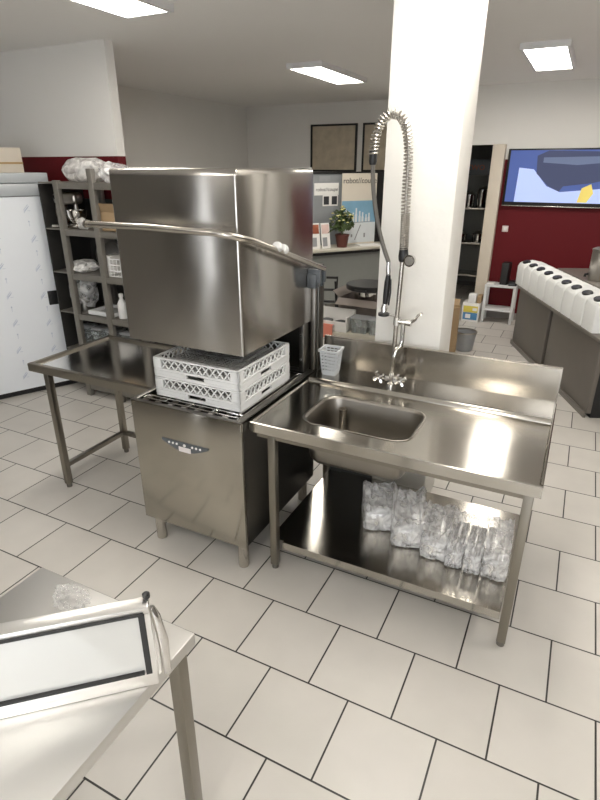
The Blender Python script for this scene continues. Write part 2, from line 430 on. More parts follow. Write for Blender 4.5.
# hood: four walls and a top, open below
HX0, HX1, HY0, HY1, HZ0, HZ1 = -.75, -.034, .03, .80, 1.203, 2.03
def hood_loop(z, i=0.): return rrect(HX0 + i, HX1 - i, HY0 + i, HY1 - i, .014 - min(i, .012), z, 4)
h = MB().loft([hood_loop(HZ0 + .02, .012), hood_loop(HZ0, .010), hood_loop(HZ0, .0), hood_loop(HZ0 + .012, 0), hood_loop(1.5), hood_loop(HZ1 - .03), hood_loop(HZ1 - .006, .003), hood_loop(HZ1, .012)], cap1=True)
hood = h.build('hood', 'hood', dw, angle=50)
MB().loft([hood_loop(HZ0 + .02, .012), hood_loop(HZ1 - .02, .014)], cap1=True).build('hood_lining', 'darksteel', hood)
# lifting bar: runs across the front, then back along the right side
def arc(p0, p1, p2, n=8):
    p0, p1, p2 = map(Vector, (p0, p1, p2)); return [(1 - t) ** 2 * p0 + 2 * t * (1 - t) * p1 + t * t * p2 for t in [k / n for k in range(n + 1)]]
bar = [(-.80, -.10, 1.788), (-.42, -.10, 1.790), (-.16, -.10, 1.784)]
bar += arc((-.09, -.10, 1.784), (.03, -.10, 1.775), (.033, .03, 1.742)) + [(.034, .3, 1.661), (.034, .6, 1.567), (.034, .80, 1.506)]
hb = MB().tube(bar, .015, 14).build('lift_bar', 'bar', dw)
MB().tube([(-.805, -.10, 1.788), (-.797, -.10, 1.788)], .0172, 14).build('end_cap', 'darksteel', hb)
for y, z in ((.255, 1.69), (.315, 1.672)):
    MB().lathe([(.012, -.02), (.02, -.017), (.024, -.006), (.024, .006), (.02, .017), (.012, .02)], (0, 0, 0), 14).xf(Matrix.Translation((.036, y, z)) @ Matrix.Rotation(1.1, 4, 'X')).build('bumper', 'white_plastic', hb)
for y0 in (.715, .785):
    MB().box((-.033, y0, 1.405), (.022, y0 + .045, 1.485), .004).box((-.033, y0 + .01, 1.43), (.042, y0 + .035, 1.51), .004).tube([(.02, y0 + .022, 1.42), (.03, y0 + .022, 1.42)], .012, 10).build('bar_bracket', 'cpanel', dw)
# rear housing and guide posts
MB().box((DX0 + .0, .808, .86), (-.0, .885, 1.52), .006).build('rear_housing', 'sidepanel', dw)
MB().box((-.075, .70, .9), (-.045, .785, 1.46), .003).box((-.035, .772, .9), (-.006, .8, 1.46), .003).build('guide_post', 'darksteel', dw)
MB().box((DX0 + .02, .70, .9), (DX0 + .05, .785, 1.46), .003).build('guide_post', 'darksteel', dw)
for z in (.98, 1.13): MB().tube([(-.06, .701, z), (-.06, .692, z)], .007, 8).build('bolt', 'chrome', dw)

# ------------------------------------------------------------------ dish racks
def make_dish_rack(z, label):
    t = thing('dish_rack', label, 'dish rack', (-.325, .285, z), 0, 'stacked dish racks')
    a, hh = .265, .108
    f = MB()
    for s0, s1 in ((-1, 0), (1, 0), (0, -1), (0, 1)):
        def slab(z0, z1, th=.014, l0=-a, l1=a, bev=.003):
            if s0: xs = (s0 * a, s0 * (a - th)); f.box((min(xs), l0, z0), (max(xs), l1, z1), bev)
            else: ys = (s1 * a, s1 * (a - th)); f.box((l0, min(ys), z0), (l1, max(ys), z1), bev)
        # lower band with a hand slot
        slab(.0, .016); slab(.036, .05)
        slab(.016, .036, .014, -a, -.055, 0); slab(.016, .036, .014, .055, a, 0)
        slab(.098, hh, .016)
        slab(.05, .098, .014, -a, -a + .05, 0); slab(.05, .098, .014, a - .05, a, 0)
        n = 10; w = (2 * a - .1) / n
        for k in range(n):
            for d in (0, 1):
                p = -a + .05 + (k + d) * w; q = -a + .05 + (k + 1 - d) * w
                tt = a - .007
                if s0: P = [(s0 * tt, p, .048), (s0 * tt, q, .1)]
                else: P = [(p, s1 * tt, .048), (q, s1 * tt, .1)]
                f.tube(P, .0042, 5, caps=False)
    f.build('wall', 'crate', t, local=True)
    g = MB(); n = 22
    for k in range(n + 1):
        p = -a + .012 + k * (2 * a - .024) / n
        g.box((p - .003, -a + .012, .052), (p + .003, a - .012, .058)); g.box((-a + .012, p - .003, .052), (a - .012, p + .003, .058))
    for p in (-.13, 0, .13): g.box((p - .006, -a + .012, .042), (p + .006, a - .012, .062)); g.box((-a + .012, p - .006, .042), (a - .012, p + .006, .062))
    g.build('grid', 'grid', t, local=True)
    return t
r1 = make_dish_rack(.9085, 'white square dish rack resting on the dishwasher rails, lower of the two')
r2 = copy_tree(r1); r2.location = (-.327, .287, 1.0172); r2['_w'] = (-.327, .287, 1.0172); r2['label'] = 'white square dish rack stacked on top of the other, just below the hood'

# ------------------------------------------------------------------ sink table
SL, SD = 1.345, .92
sk = thing('sink_table', 'long steel sink table with splashback and lower shelf right of the dishwasher', 'sink', (SL / 2, SD / 2, 0))
# worktop with hole
b2 = bmesh.new()
def ring(loop):
    vs = [b2.verts.new(p) for p in loop]
    return [b2.edges.new((vs[i], vs[(i + 1) % len(vs)])) for i in range(len(vs))]
e = ring([(.012, .018, .876), (SL - .012, .018, .876), (SL - .012, .655, .876), (.012, .655, .876)])
e += ring(rrect(.212, .757, .135, .505, .085, .876, 8))
bmesh.ops.triangle_fill(b2, use_beauty=True, use_dissolve=False, edges=e)
bmesh.ops.recalc_face_normals(b2, faces=b2.faces[:])
if b2.faces and sum(fc.normal.z for fc in b2.faces) < 0: bmesh.ops.reverse_faces(b2, faces=b2.faces[:])
t = MB(); t.merge(b2)
# raised rolled edge front, right and left, and the rear ledge
t.prism([(0, .83), (0, .879), (.004, .884), (.012, .884), (.02, .876), (.02, .83)], 0, SL, 'yzx')
t.prism([(SL, .83), (SL, .879), (SL - .004, .884), (SL - .010, .884), (SL - .016, .876), (SL - .016, .83)], .021, SD - .002, 'xzy')
t.prism([(0, .83), (0, .879), (.004, .884), (.010, .884), (.016, .876), (.016, .83)], .021, .66, 'xzy')
t.prism([(.640, .876), (.646, .893), (.654, .899), (.664, .895), (.9, .895), (.9, .83), (.66, .83)], .016, SL - .012, 'yzx')
wt = t.build('worktop', 'top', sk)
t = MB().prism([(.897, .893), (.897, 1.080), (.9, 1.084), (.92, 1.084), (.92, .83), (.905, .83)], .0, SL - .004, 'yzx')
t.build('splashback', 'splash', sk)
def bl(i, z, r): return rrect(.212 + i, .757 - i, .135 + i, .505 - i, r, z, 8)
bo = MB().loft([bl(-.012, .8775, .094), bl(-.006, .8785, .09), bl(0, .8755, .085), bl(.006, .865, .08), bl(.014, .74, .075), bl(.022, .66, .07), bl(.04, .635, .06), bl(.075, .624, .04), bl(.12, .622, .03)], cap1=True)
bw = bo.build('sink_bowl', 'bowl', sk, solid=.002, angle=60)
MB().lathe([(.022, .0), (.022, .2), (.025, .203), (.025, .208), (.016, .208), (.016, .19)], (.315, .455, .624), 18).build('overflow_pipe', 'bar', bw)
MB().lathe([(.04, 0), (.042, .003), (.03, .004)], (.48, .32, .623), 20).build('drain', 'chrome', bw)
def leg(x, y, z1, p, mat='post'):
    l = MB().box((x - .02, y - .02, .03), (x + .02, y + .02, z1), .003).build('leg', mat, p)
    MB().lathe([(.012, .0), (.018, .004), (.018, .03)], (x, y, 0), 14).build('leg_foot', 'darksteel', l)
for x, y in ((.112, .035), (SL - .045, .035), (.05, .86), (SL - .045, .86)): leg(x, y, .835, sk)
MB().box((.03, .02, .80), (SL - .03, .035, .845)).build('apron', 'post', sk)
MB().prism([(.05, .128), (.05, .17), (.89, .17), (.89, .128), (.884, .128), (.884, .164), (.056, .164), (.056, .128)], .15, SL - .07, 'yzx').box((.07, .07, .164), (.15, .87, .17)).build('lower_shelf', 'top', sk)

MB().box((.02, .885, .06), (.36, .892, .828)).build('toned_back_panel', 'dark', sk)  # dark sheet added to blacken the view under the table and its reflection

# cutlery basket on the rear ledge / left end
cb = thing('cutlery_basket', 'small light grey slotted plastic cup at the splashback left of the tap', 'basket', (.100, .775, .8955), .06)
def sq(h, z): return rrect(-h, h, -h, h, .012, z, 3)
f = MB()
hb0, hb1, HH = .042, .054, .155
f.loft([sq(.01, .0), sq(hb0, 0), sq(hb0 + .002, .02)], cap0=True)
for k in range(6):
    z = .02 + k * .021
    q = hb0 + (hb1 - hb0) * z / HH; 
    f.loft([sq(q, z), sq(q + .0015, z + .010), sq(q - .0015, z + .010), sq(q - .003, z), sq(q, z)])
for sx in (-1, 1):
    for fx in (-.95, -.5, 0, .5, .95):
        f.tube([(sx * hb0 * .98, fx * hb0 * .93, .01), (sx * hb1 * .98, fx * hb1 * .93, HH - .01)], .0028, 5)
        f.tube([(fx * hb0 * .93, sx * hb0 * .98, .01), (fx * hb1 * .93, sx * hb1 * .98, HH - .01)], .0028, 5)
f.build('slotted_body', 'cup', cb, local=True)
MB().loft([sq(hb1 - .004, HH - .012), sq(hb1 + .008, HH - .012), sq(hb1 + .01, HH), sq(hb1 - .002, HH), sq(hb1 - .004, HH - .012)]).build('rim', 'cup', cb, local=True)

# ------------------------------------------------------------------ pre-rinse tap
TX, TY, TZ = .478, .775, .893
tp = thing('pre_rinse_tap', 'chrome pre-rinse spray tap with coiled spring on the sink table', 'tap', (TX, TY, TZ))
f = MB().lathe([(.03, 0), (.03, .008), (.02, .014), (.018, .05)], (TX, TY, TZ), 18)
f.tube([(TX - .075, TY - .01, TZ + .03), (TX + .075, TY + .01, TZ + .03)], .017, 14)
f.tube([(TX, TY, TZ + .02), (TX, TY, TZ + .07)], [.022, .016], 14)
f.build('mixer_body', 'chrome', tp)
for sx in (-1, 1):
    c = Vector((TX + sx * .062, TY - .045, TZ + .045))
    f = MB().tube([c + Vector((0, .035, -.01)), c + Vector((0, -.008, 0))], [.013, .016], 12)
    for k in range(4):
        a = k * PI / 2 + .5
        d = Vector((math.cos(a), 0, math.sin(a)))
        f.tube([c, c + d * .032, c + d * .038], [.009, .013, .008], 8)
    f.build('cross_handle', 'chrome', tp)
MB().tube([(TX, TY, TZ + .05), (TX + .006, TY, 1.27), (TX + .014, TY, 1.60)], .0125, 12).build('riser', 'bar', tp)
MB().lathe([(.019, -.02), (.024, -.008), (.026, .012), (.022, .05), (.015, .055)], (TX + .016, TY, 1.60), 16).build('collar', 'black', tp)
f = MB().tube([(TX + .014, TY, 1.59), (TX + .05, TY - .01, 1.592)], .008, 10)
f.tube([(TX + .058, TY - .035, 1.592), (TX + .06, TY - .012, 1.592)], .03, 20)
f.build('wall_bracket', 'chrome', tp)
MB().tube([(TX + .0578, TY - .037, 1.592), (TX + .058, TY - .034, 1.592)], .022, 18).build('bracket_disc', 'steel', tp)
# hose inside spring, arching over to the spray gun
hose = [Vector((TX + .016, TY, 1.62)), Vector((TX + .014, TY, 1.75)), Vector((TX + .008, TY, 1.9)), Vector((TX + .006, TY, 2.06))]
arch = arc((TX + .006, TY, 2.06), (TX + .0, TY, 2.28), (TX - .09, TY - .005, 2.27), 7)[1:] + arc((TX - .09, TY - .005, 2.27), (TX - .175, TY - .01, 2.25), (TX - .172, TY - .01, 2.07), 7)[1:]
hose += arch
MB().tube(hose, .0075, 8).build('inner_hose', 'steel', tp)
dn = arc((TX - .172, TY - .01, 2.07), (TX - .165, TY - .01, 1.80), (TX - .056, TY - .015, 1.575), 10)
MB().tube(dn, .0115, 10).build('hose', 'darksteel', tp)
MB().lathe([(.016, -.03), (.02, -.015), (.02, .035), (.014, .04)], (TX - .172, TY - .01, 2.075), 14).build('hose_sleeve', 'black', tp)
# coiled spring
pts = [hose[0]]
seg = [(hose[i + 1] - hose[i]).length for i in range(len(hose) - 1)]
def along(s):
    for i, L in enumerate(seg):
        if s <= L: 
            t_ = s / L; return hose[i].lerp(hose[i + 1], t_), (hose[i + 1] - hose[i]).normalized()
        s -= L
    return hose[-1], (hose[-1] - hose[-2]).normalized()
tot = sum(seg); coil = []; s_ = 0.02; a_ = 0
while s_ < tot - .02:
    p, d = along(s_)
    pitch = .0095 if s_ < .20 else .0165
    u = Vector((0, 1, 0)); u = (u - d * u.dot(d)).normalized(); w = d.cross(u)
    coil.append(p + (u * math.cos(a_) + w * math.sin(a_)) * .0205)
    a_ += 2 * PI / 9; s_ += pitch / 9
MB().tube(coil, .0042, 6).build('spring', 'steel', tp)
# spray gun
gx, gy = TX - .052, TY - .015
f = MB().tube([(gx - .004, gy, 1.578), (gx - .002, gy, 1.53), (gx, gy, 1.50)], [.010, .014, .012], 12)
f.build('hose_union', 'chrome', tp)
MB().tube([(gx, gy, 1.51), (gx - .003, gy, 1.47), (gx - .007, gy, 1.40), (gx - .01, gy, 1.35)], [.013, .017, .0165, .013], 12).build('grip', 'black', tp)
MB().tube([(gx + .016, gy - .008, 1.49), (gx + .02, gy - .012, 1.42), (gx + .012, gy - .008, 1.35)], .005, 8).build('trigger', 'black', tp)
g = MB().tube([(gx - .01, gy, 1.355), (gx - .012, gy, 1.33), (gx - .012, gy - .004, 1.305)], [.013, .019, .016], 14).build('spray_head', 'chrome', tp)
MB().lathe([(.022, 0), (.031, .004), (.031, .016), (.02, .022)], (gx - .012, gy - .004, 1.286), 18).build('spray_rim', 'black', g)
MB().tube([(gx - .012, gy, 1.30), (TX + .006, TY, 1.288)], .006, 8).build('gun_hook', 'chrome', tp)
# lever valve and spout
f = MB().tube([(TX + .006, TY, 1.262), (TX + .07, TY - .006, 1.262), (TX + .09, TY - .008, 1.262)], [.015, .018, .019], 12)
f.tube([(TX + .006, TY, 1.24), (TX + .007, TY, 1.285)], .019, 12)
f.build('lever_valve', 'chrome', tp)
MB().tube([(TX + .09, TY - .008, 1.27), (TX + .112, TY - .01, 1.285), (TX + .125, TY - .012, 1.31), (TX + .145, TY - .014, 1.322)], [.012, .009, .007, .009], 10).build('lever', 'chrome', tp)
MB().tube([(TX + .045, TY - .004, 1.26), (TX + .046, TY - .006, 1.16), (TX + .042, TY - .012, 1.125), (TX + .026, TY - .03, 1.11), (TX + .02, TY - .045, 1.08), (TX + .02, TY - .046, 1.065)], [.014, .0125, .0125, .014, .014, .012], 12).build('spout', 'chrome', tp)

# ------------------------------------------------------------------ wrapped containers on the lower shelf
def make_wrapped(i, loc, rz, w, d, h, label, spiky):
    t = thing('wrapped_container', label, 'package', loc, rz, 'film-wrapped steel containers on the lower shelf')
    MB().box((-w / 2 + .006, -d / 2 + .008, .006), (w / 2 - .006, d / 2 - .008, h * .86), .03, 4).box((-w / 2 + .003, -d / 2 + .005, h * .74), (w / 2 - .003, d / 2 - .005, h * .82), .005).build('container', 'wrapsteel', t, local=True)
    b2 = bmesh.new(); bmesh.ops.create_cube(b2, size=1); bmesh.ops.subdivide_edges(b2, edges=b2.edges[:], cuts=13, use_grid_fill=True)
    for v in b2.verts:
        x, y, z = v.co * 2
        r = (abs(x) ** 9 + abs(y) ** 9 + abs(z) ** 9) ** (1 / 9)
        q = Vector((x, y, z)) / max(r, .001)
        n1 = noise.noise(Vector((x * 2.1 + i * 5, y * 2.3, z * 2.2))); n2 = noise.noise(Vector((x * 5 + i * 3, y * 5, z * 5 + 4)))
        n3 = abs(noise.noise(Vector((x * 3.2 + i, y * 2.2, z * 2 + 1.5))))
        k = 1.02 + .07 * n1 + .06 * n2
        zz = (q.z + 1) / 2
        fin = max(0, q.z) * (abs(q.x) ** 4 * .30 + .22 * (q.y + 1) / 2 + n3 * .28) * (1 + spiky)
        v.co = Vector((q.x * (w / 2 + .002) * min(k, 1.05), q.y * k * (d / 2 + .004), max(.003, h * (zz * .98 + fin * .95))))
    MB().merge(b2).build('plastic_wrap', 'film', t, local=True, angle=24)
    return t
wl = [((.545, .485, .171), .40, .18, .24, .14, 'rounded film-wrapped container at the left end of the row under the sink', .1),
      ((.728, .43, .171), .30, .175, .27, .14, 'loosely bagged container with crumpled film, second from the left under the sink', .9),
      ((.895, .405, .171), .12, .14, .28, .125, 'film-wrapped container in the middle of the row, right of the crumpled bag', .5),
      ((1.008, .392, .171), .06, .084, .29, .12, 'narrow film-wrapped container, third from the right on the lower shelf', .6),
      ((1.097, .388, .171), .05, .084, .29, .12, 'narrow film-wrapped container, second from the right on the lower shelf', .5),
      ((1.203, .39, .171), .04, .12, .29, .14, 'square film-wrapped container at the right end of the row on the lower shelf', .3)]
for i, (loc, rz, w, d, h, lb, sp) in enumerate(wl): make_wrapped(i, loc, rz, w, d, h, lb, sp)

# ------------------------------------------------------------------ exit table left of the dishwasher
et = thing('drain_table', 'small steel run-off table with raised rim left of the dishwasher', 'table', (-1.2, .43, 0))
EX0, EX1, EY0, EY1, EZ = -1.69, -.704, .085, .79, .893
f = MB().box((EX0 + .03, EY0 + .03, EZ - .022), (EX1, EY1 - .03, EZ - .014))
f.build('table_top', 'mirror', et)
f = MB().prism([(EY0, EZ - .05), (EY0, EZ - .004), (EY0 + .005, EZ), (EY0 + .03, EZ), (EY0 + .04, EZ - .014), (EY0 + .04, EZ - .05)], EX0, EX1, 'yzx')
f.prism([(EY1, EZ - .05), (EY1, EZ - .004), (EY1 - .005, EZ), (EY1 - .03, EZ), (EY1 - .04, EZ - .014), (EY1 - .04, EZ - .05)], EX0, EX1, 'yzx')
f.prism([(EX0, EZ - .05), (EX0, EZ - .004), (EX0 + .005, EZ), (EX0 + .03, EZ), (EX0 + .04, EZ - .014), (EX0 + .04, EZ - .05)], EY0 + .002, EY1 - .002, 'xzy')
f.build('rim', 'post', et)
for y in (.10, .655): leg(-1.56, y + .02, .86, et)
MB().box((-1.575, .14, .155), (-1.545, .655, .185)).build('brace', 'post', et)
MB().box((-1.54, .66, .155), (-.73, .69, .185)).build('brace', 'post', et)
leg(-.76, .675, .86, et)

# ------------------------------------------------------------------ foreground work table with framed glass door
ft = thing('work_table', 'steel work table top cut off at the lower left corner of the picture', 'table', (.24, -1.5, 0))
MB().box((-.066, -1.86, .81), (.54, -1.172, .85), .003).build('table_top', 'tabletop', ft)
for x, y in ((-.03, -1.82), (.50, -1.82), (-.03, -1.21), (.50, -1.21)): leg(x, y, .811, ft)
gd = thing('framed_glass_door', 'steel-framed glass door panel standing on the work table, lower left', 'door', (.343, -1.537, .8505), math.atan2(.197, .219))
W0, W1, TH, HG = -.36, .29, .04, .25
f = MB().box((W0, 0, 0), (W1, TH, .045), .004).box((W0, 0, HG - .020), (W1, TH, HG), .004).box((W1 - .022, 0, .045), (W1, TH, HG - .020)).box((W0, 0, .045), (W0 + .03, TH, HG - .020))
f.build('frame', 'steel', gd, local=True)
MB().box((W0 + .03, .004, .045), (W1 - .022, .02, HG - .020)).build('glass', 'glasspanel', gd, local=True)
f = MB().box((W0 + .03, -.004, HG - .021), (W1 - .014, .006, HG - .013)).box((W1 - .026, -.004, .045), (W1 - .012, .006, HG - .018)).box((W0 + .03, -.004, .045), (W0 + .038, .006, HG - .018)).box((W0 + .03, -.004, .045), (W1 - .03, .006, .053))
f.build('seal', 'rubber', gd, local=True)
MB().tube([(W1 + .02, .02, .02), (W1 + .022, .018, .12), (W1 + .012, .02, .20), (W1 + .004, .025, .225)], [.012, .013, .011, .008], 12).build('hinge_arm', 'chrome', gd, local=True)
MB().lathe([(.006, 0), (.009, .004), (.009, .014), (.004, .018)], (W1 - .004, .03, HG), 12).build('knob', 'black', gd, local=True)
M['doorsteel'] = steel('bright_frame_steel', (.86, .85, .83), .34, .2, 'X', 0, (4, 120, 120))
kids(gd)[0].data.materials[0] = M['doorsteel']
tag(MB().blob((.15, -1.245, .8745), (.055, .035, .028), .5, 9, 4, 3).build('crumpled_film', 'clearfilm'), 'crumpled clear plastic lying on the work table behind the glass door', 'plastic')

# ------------------------------------------------------------------ film-covered cabinet at the left edge
hc = math.radians(64.1)
cab = thing('storage_cabinet', 'tall cabinet whose white door is still covered in printed protective film', 'cabinet', (-3.043, 1.506, 0), hc)
MB().box((-.85, .03, .0), (.07, .58, 1.80), .004).build('body', 'black', cab, local=True)
MB().box((-.87, -.03, 1.80), (.09, .60, 1.90), .01).box((-.87, -.015, 1.905), (.09, .60, 1.985), .006).build('header', 'cab_head', cab, local=True)
f = MB().box((-.85, -.012, .06), (-.0, .03, 1.795), .006)
f.mi = 1
random.seed(3)
for cx_ in (-.72, -.41, -.12):
    for k in range(13):
        z = .16 + k * .128 + (.04 if cx_ == -.41 else 0); x = cx_ + random.uniform(-.012, .012)
        if k % 2:
            f.box((x - .0015, -.0135, z - .02), (x + .0015, -.0115, z + .02)); f.prism([(x - .008, z + .016), (x + .008, z + .016), (x, z + .03)], -.0135, -.0115, 'xzy')
        else:
            for q in (-1, 0, 1):
                f.prism([(x - .028, z - .02 + q * .011), (x - .025, z - .023 + q * .011), (x + .022 - .008 * abs(q), z + .02 + q * .011), (x + .019 - .008 * abs(q), z + .023 + q * .011)], -.0135, -.0115, 'xzy')
            f.box((x + .003, -.0135, z - .02), (x + .028, -.0115, z - .017))
d = f.build('door', ['cab_film', 'blue_print'], cab, local=True)
MB().box((-.085, -.022, .835), (-.004, -.010, .965), .003).build('lock_plate', 'black', d, local=True)
for z in (1.40, .95, .46): MB().box((.02, .018, z - .018), (.07, .034, z + .018), .003).build('door_clip', 'cab_head', cab, local=True)
bx = thing('cardboard_box', 'cream carton lying on top of the film-covered cabinet', 'box', (-3.28, 1.26, 1.9855), hc)
MB().box((-.36, -.0, 0), (.26, .42, .20), .004).build('carton', 'cream', bx, local=True)
MB().box((-.362, -.003, .07), (.262, .001, .085)).build('tape', 'brass', bx, local=True)

# ------------------------------------------------------------------ steel shelving behind the run-off table
sh = thing('shelving_rack', 'grey metal shelving rack crammed with kitchenware behind the run-off table', 'shelf', (-2.1, 1.62, 0))
UX = [-2.685, -2.285, -1.91, -1.53]
for x in UX:
    for y in (1.40, 1.87):
        top = 1.93 if x < -2.6 else 2.02
        MB().box((x - .028, y - .022, .0), (x + .028, y + .022, top), .004).build('upright', 'rack', sh)
LV = [.12, .44, .80, 1.165, 1.54, 1.915]
for z in LV:
    MB().box((UX[0] + .0, 1.385, z - .05), (UX[-1], 1.40, z), .003).box((-2.93, 1.42, z - .012), (UX[-1] + .03, 1.87, z)).box((UX[0], 1.87, z - .05), (UX[-1], 1.885, z), .003).build('shelf', 'rack', sh)
MB().box((-2.93, 1.893, .1), (UX[-1] + .03, 1.90, 1.76)).box((-2.937, 1.42, .1), (-2.93, 1.90, 1.90)).build('toned_back_panel', 'dark', sh)  # dark backing and end sheet added to blacken gaps behind the goods

def item(name, label, cat, loc, rz=0, group=None): return thing(name, label, cat, loc, rz, group)
# mixer
t = item('stand_mixer', 'grey steel stand mixer on the second shelf of the rack', 'mixer', (-2.76, 1.57, 1.5405), .2)
MB().box((-.13, -.12, 0), (.13, .12, .03), .01).box((-.13, -.05, .03), (-.05, .05, .2), .02).build('stand', 'bar', t, local=True)
MB().box((-.13, -.06, .19), (.11, .06, .29), .035, 4).tube([(.06, 0, .19), (.06, 0, .13)], .018, 12).build('motor_head', 'steel', t, local=True)
MB().lathe([(.03, .031), (.055, .035), (.085, .09), (.09, .145), (.084, .145), (.07, .06), (.03, .04)], (.055, 0, 0), 20).build('bowl', 'chrome', t, local=True)
MB().tube([(-.09, -.06, .24), (-.09, -.085, .26)], .012, 10).build('knob', 'black', t, local=True)
tag(MB().blob((-2.52, 1.47, 1.585), (.06, .05, .05), .35, 5, 3, 5).build('plastic_bag', 'bag'), 'small knotted white bag beside the stand mixer on the rack', 'bag')
t = item('cardboard_box', 'open brown carton on the rack, beside the raised hood', 'box', (-2.21, 1.56, 1.5405), 0)
MB().box((-.13, -.12, 0), (.13, .12, .006)).box((-.13, -.12, 0), (.13, -.115, .15)).box((-.13, .115, 0), (.13, .12, .15)).box((-.13, -.115, 0), (-.125, .115, .15)).box((.125, -.115, 0), (.13, .115, .15)).build('carton', 'card', t, local=True)
MB().prism([(-.12, .15), (-.117, .15), (-.15, .22), (-.153, .22)], -.13, .13, 'yzx').build('flap', 'card', t, local=True)
for i, (x, y) in enumerate(((-2.26, 1.55), (-2.16, 1.57))):
    tag(MB().lathe([(.022, 0), (.022, .15), (.03, .16), (.03, .18), (.012, .19)], (x, y, 1.5471), 14).build('tap_fitting', 'chrome'), ('left of two', 'right of two')[i] + ' shiny metal fittings sticking out of the open carton on the rack', 'fitting')
tag(MB().blob((-2.68, 1.53, 1.212), (.15, .12, .055), .3, 5, 3, 8).build('plastic_bag', 'bag'), 'puffy white plastic bag lying on the third shelf of the rack', 'bag')
t = item('frying_pan', 'steel frying pan leaning on edge at the back of the third shelf', 'pan', (-2.55, 1.76, 1.1655))
q = Matrix.Translation((0, 0, .14)) @ Matrix.Rotation(1.25, 4, 'X')
MB().lathe([(.001, 0), (.10, 0), (.135, .04), (.14, .04), (.104, -.004), (.001, -.004)], (0, 0, 0), 24, caps=False).xf(q).build('pan', 'darksteel', t, local=True)
MB().tube([(.13, 0, .03), (.30, 0, .06)], .011, 8).xf(Matrix.Translation((0, 0, .14)) @ Matrix.Rotation(1.25, 4, 'X') @ Matrix.Rotation(1.9, 4, 'Z')).build('handle', 'steel', t, local=True)
t = item('wire_basket', 'white wire basket standing on the third shelf beside the hood', 'basket', (-2.23, 1.54, 1.1655))
f = MB()
for z in (.004, .05, .10, .15): f.tube([(-.10, -.10, z), (.10, -.10, z), (.10, .10, z), (-.10, .10, z)], .004, 6, True)
f.build('wire_frame', 'white_plastic', t, local=True)
f = MB()
for k in range(6):
    p = -.10 + k * .04
    f.tube([(p, .10, .15), (p, .10, .004), (p, -.10, .004), (p, -.10, .15)], .003, 5); f.tube([(.10, p, .15), (.10, p, .004), (-.10, p, .004), (-.10, p, .15)], .003, 5)
f.build('wire_mesh', 'white_plastic', t, local=True)
MB().box((-.09, -.094, .01), (-.02, .09, .17), .004).build('white_card', 'paper', t, local=True)
# blender / jug on the fourth shelf
t = item('blender', 'blender with glass jug under crumpled plastic on the fourth shelf', 'blender', (-2.74, 1.55, .8005))
MB().lathe([(.085, 0), (.09, .02), (.075, .11), (.06, .12)], (0, 0, 0), 20).build('base', 'darksteel', t, local=True)
MB().lathe([(.05, .121), (.07, .16), (.085, .28), (.088, .29), (.08, .29), (.064, .16), (.045, .13)], (0, 0, 0), 20).build('jug', 'glass', t, local=True)
MB().lathe([(.086, .291), (.086, .31), (.03, .315), (.03, .335)], (0, 0, 0), 20).build('lid', 'black', t, local=True)
MB().blob((0.01, 0, .17), (.125, .11, .17), .35, 6, 3, 11).build('plastic_cover', 'film', t, local=True)
t = item('baking_tray', 'pale shallow tray lying on the fourth shelf right of the blender', 'tray', (-2.42, 1.56, .8005))
MB().box((-.14, -.13, 0), (.14, .13, .008), .003).box((-.15, -.14, .008), (.15, -.13, .04)).box((-.15, .13, .008), (.15, .14, .04)).box((-.15, -.13, .008), (-.14, .13, .04)).box((.14, -.13, .008), (.15, .13, .04)).build('tray', 'crate', t, local=True)
t = item('carton', 'rust-red carton on the fourth shelf left of the white bottle', 'box', (-2.17, 1.77, .842))
t.location = (-2.23, 1.74, .8005); t['_w'] = (-2.23, 1.74, .8005)
MB().box((-.07, -.06, 0), (.07, .06, .2), .003).build('carton_body', 'redbox', t, local=True)
MB().box((-.05, -.062, .05), (.05, -.0595, .12)).build('carton_label', 'cream', t, local=True)
t = item('bottle', 'white plastic bottle on the fourth shelf against the hood', 'bottle', (-2.20, 1.47, .8005))
MB().lathe([(.038, 0), (.04, .01), (.04, .13), (.016, .17), (.016, .19)], (0, 0, 0), 18).build('bottle_body', 'bottle', t, local=True)
MB().lathe([(.02, .188), (.02, .215), (.012, .22)], (0, 0, 0), 14).build('cap', 'white_plastic', t, local=True)
jar0 = None
for i, (x, y) in enumerate(((-2.72, 1.52), (-2.55, 1.52), (-2.37, 1.52), (-2.20, 1.52))):
    lb = ('leftmost of the four grey glass jars on the fifth shelf', 'second from left of the four grey glass jars on the fifth shelf', 'third from left of the four grey glass jars on the fifth shelf', 'rightmost of the four grey glass jars on the fifth shelf')[i]
    if jar0 is None:
        jar0 = item('glass_jar', lb, 'jar', (x, y, .4405), 0, 'glass jars on the rack')
        MB().box((-.065, -.065, 0), (.065, .065, .20), .015, 3).build('jar_body', 'glass', jar0, local=True)
        MB().box((-.067, -.067, .2), (.067, .067, .225), .01, 2).build('jar_lid', 'greycloth', jar0, local=True)
    else:
        c = copy_tree(jar0); c.location = (x, y, .4405); c['_w'] = (x, y, .4405); c['label'] = lb
# on the top shelf
tag(MB().blob((-2.56, 1.62, 2.0095), (.25, .14, .11), .3, 4, 3, 21).build('plastic_bag', 'bag'), 'big bright white plastic bag on top of the rack beside the cabinet', 'bag')
tag(MB().blob((-2.18, 1.56, 1.985), (.13, .13, .08), .4, 6, 3, 31).build('plastic_bag', 'film'), 'crumpled clear plastic bag on top of the rack next to the hood', 'bag')
tag(MB().box((-1.95, 1.46, 1.9155), (-1.62, 1.80, 2.03), .01).build('carton', 'paper'), 'flat white carton on the top of the rack behind the hood', 'box')

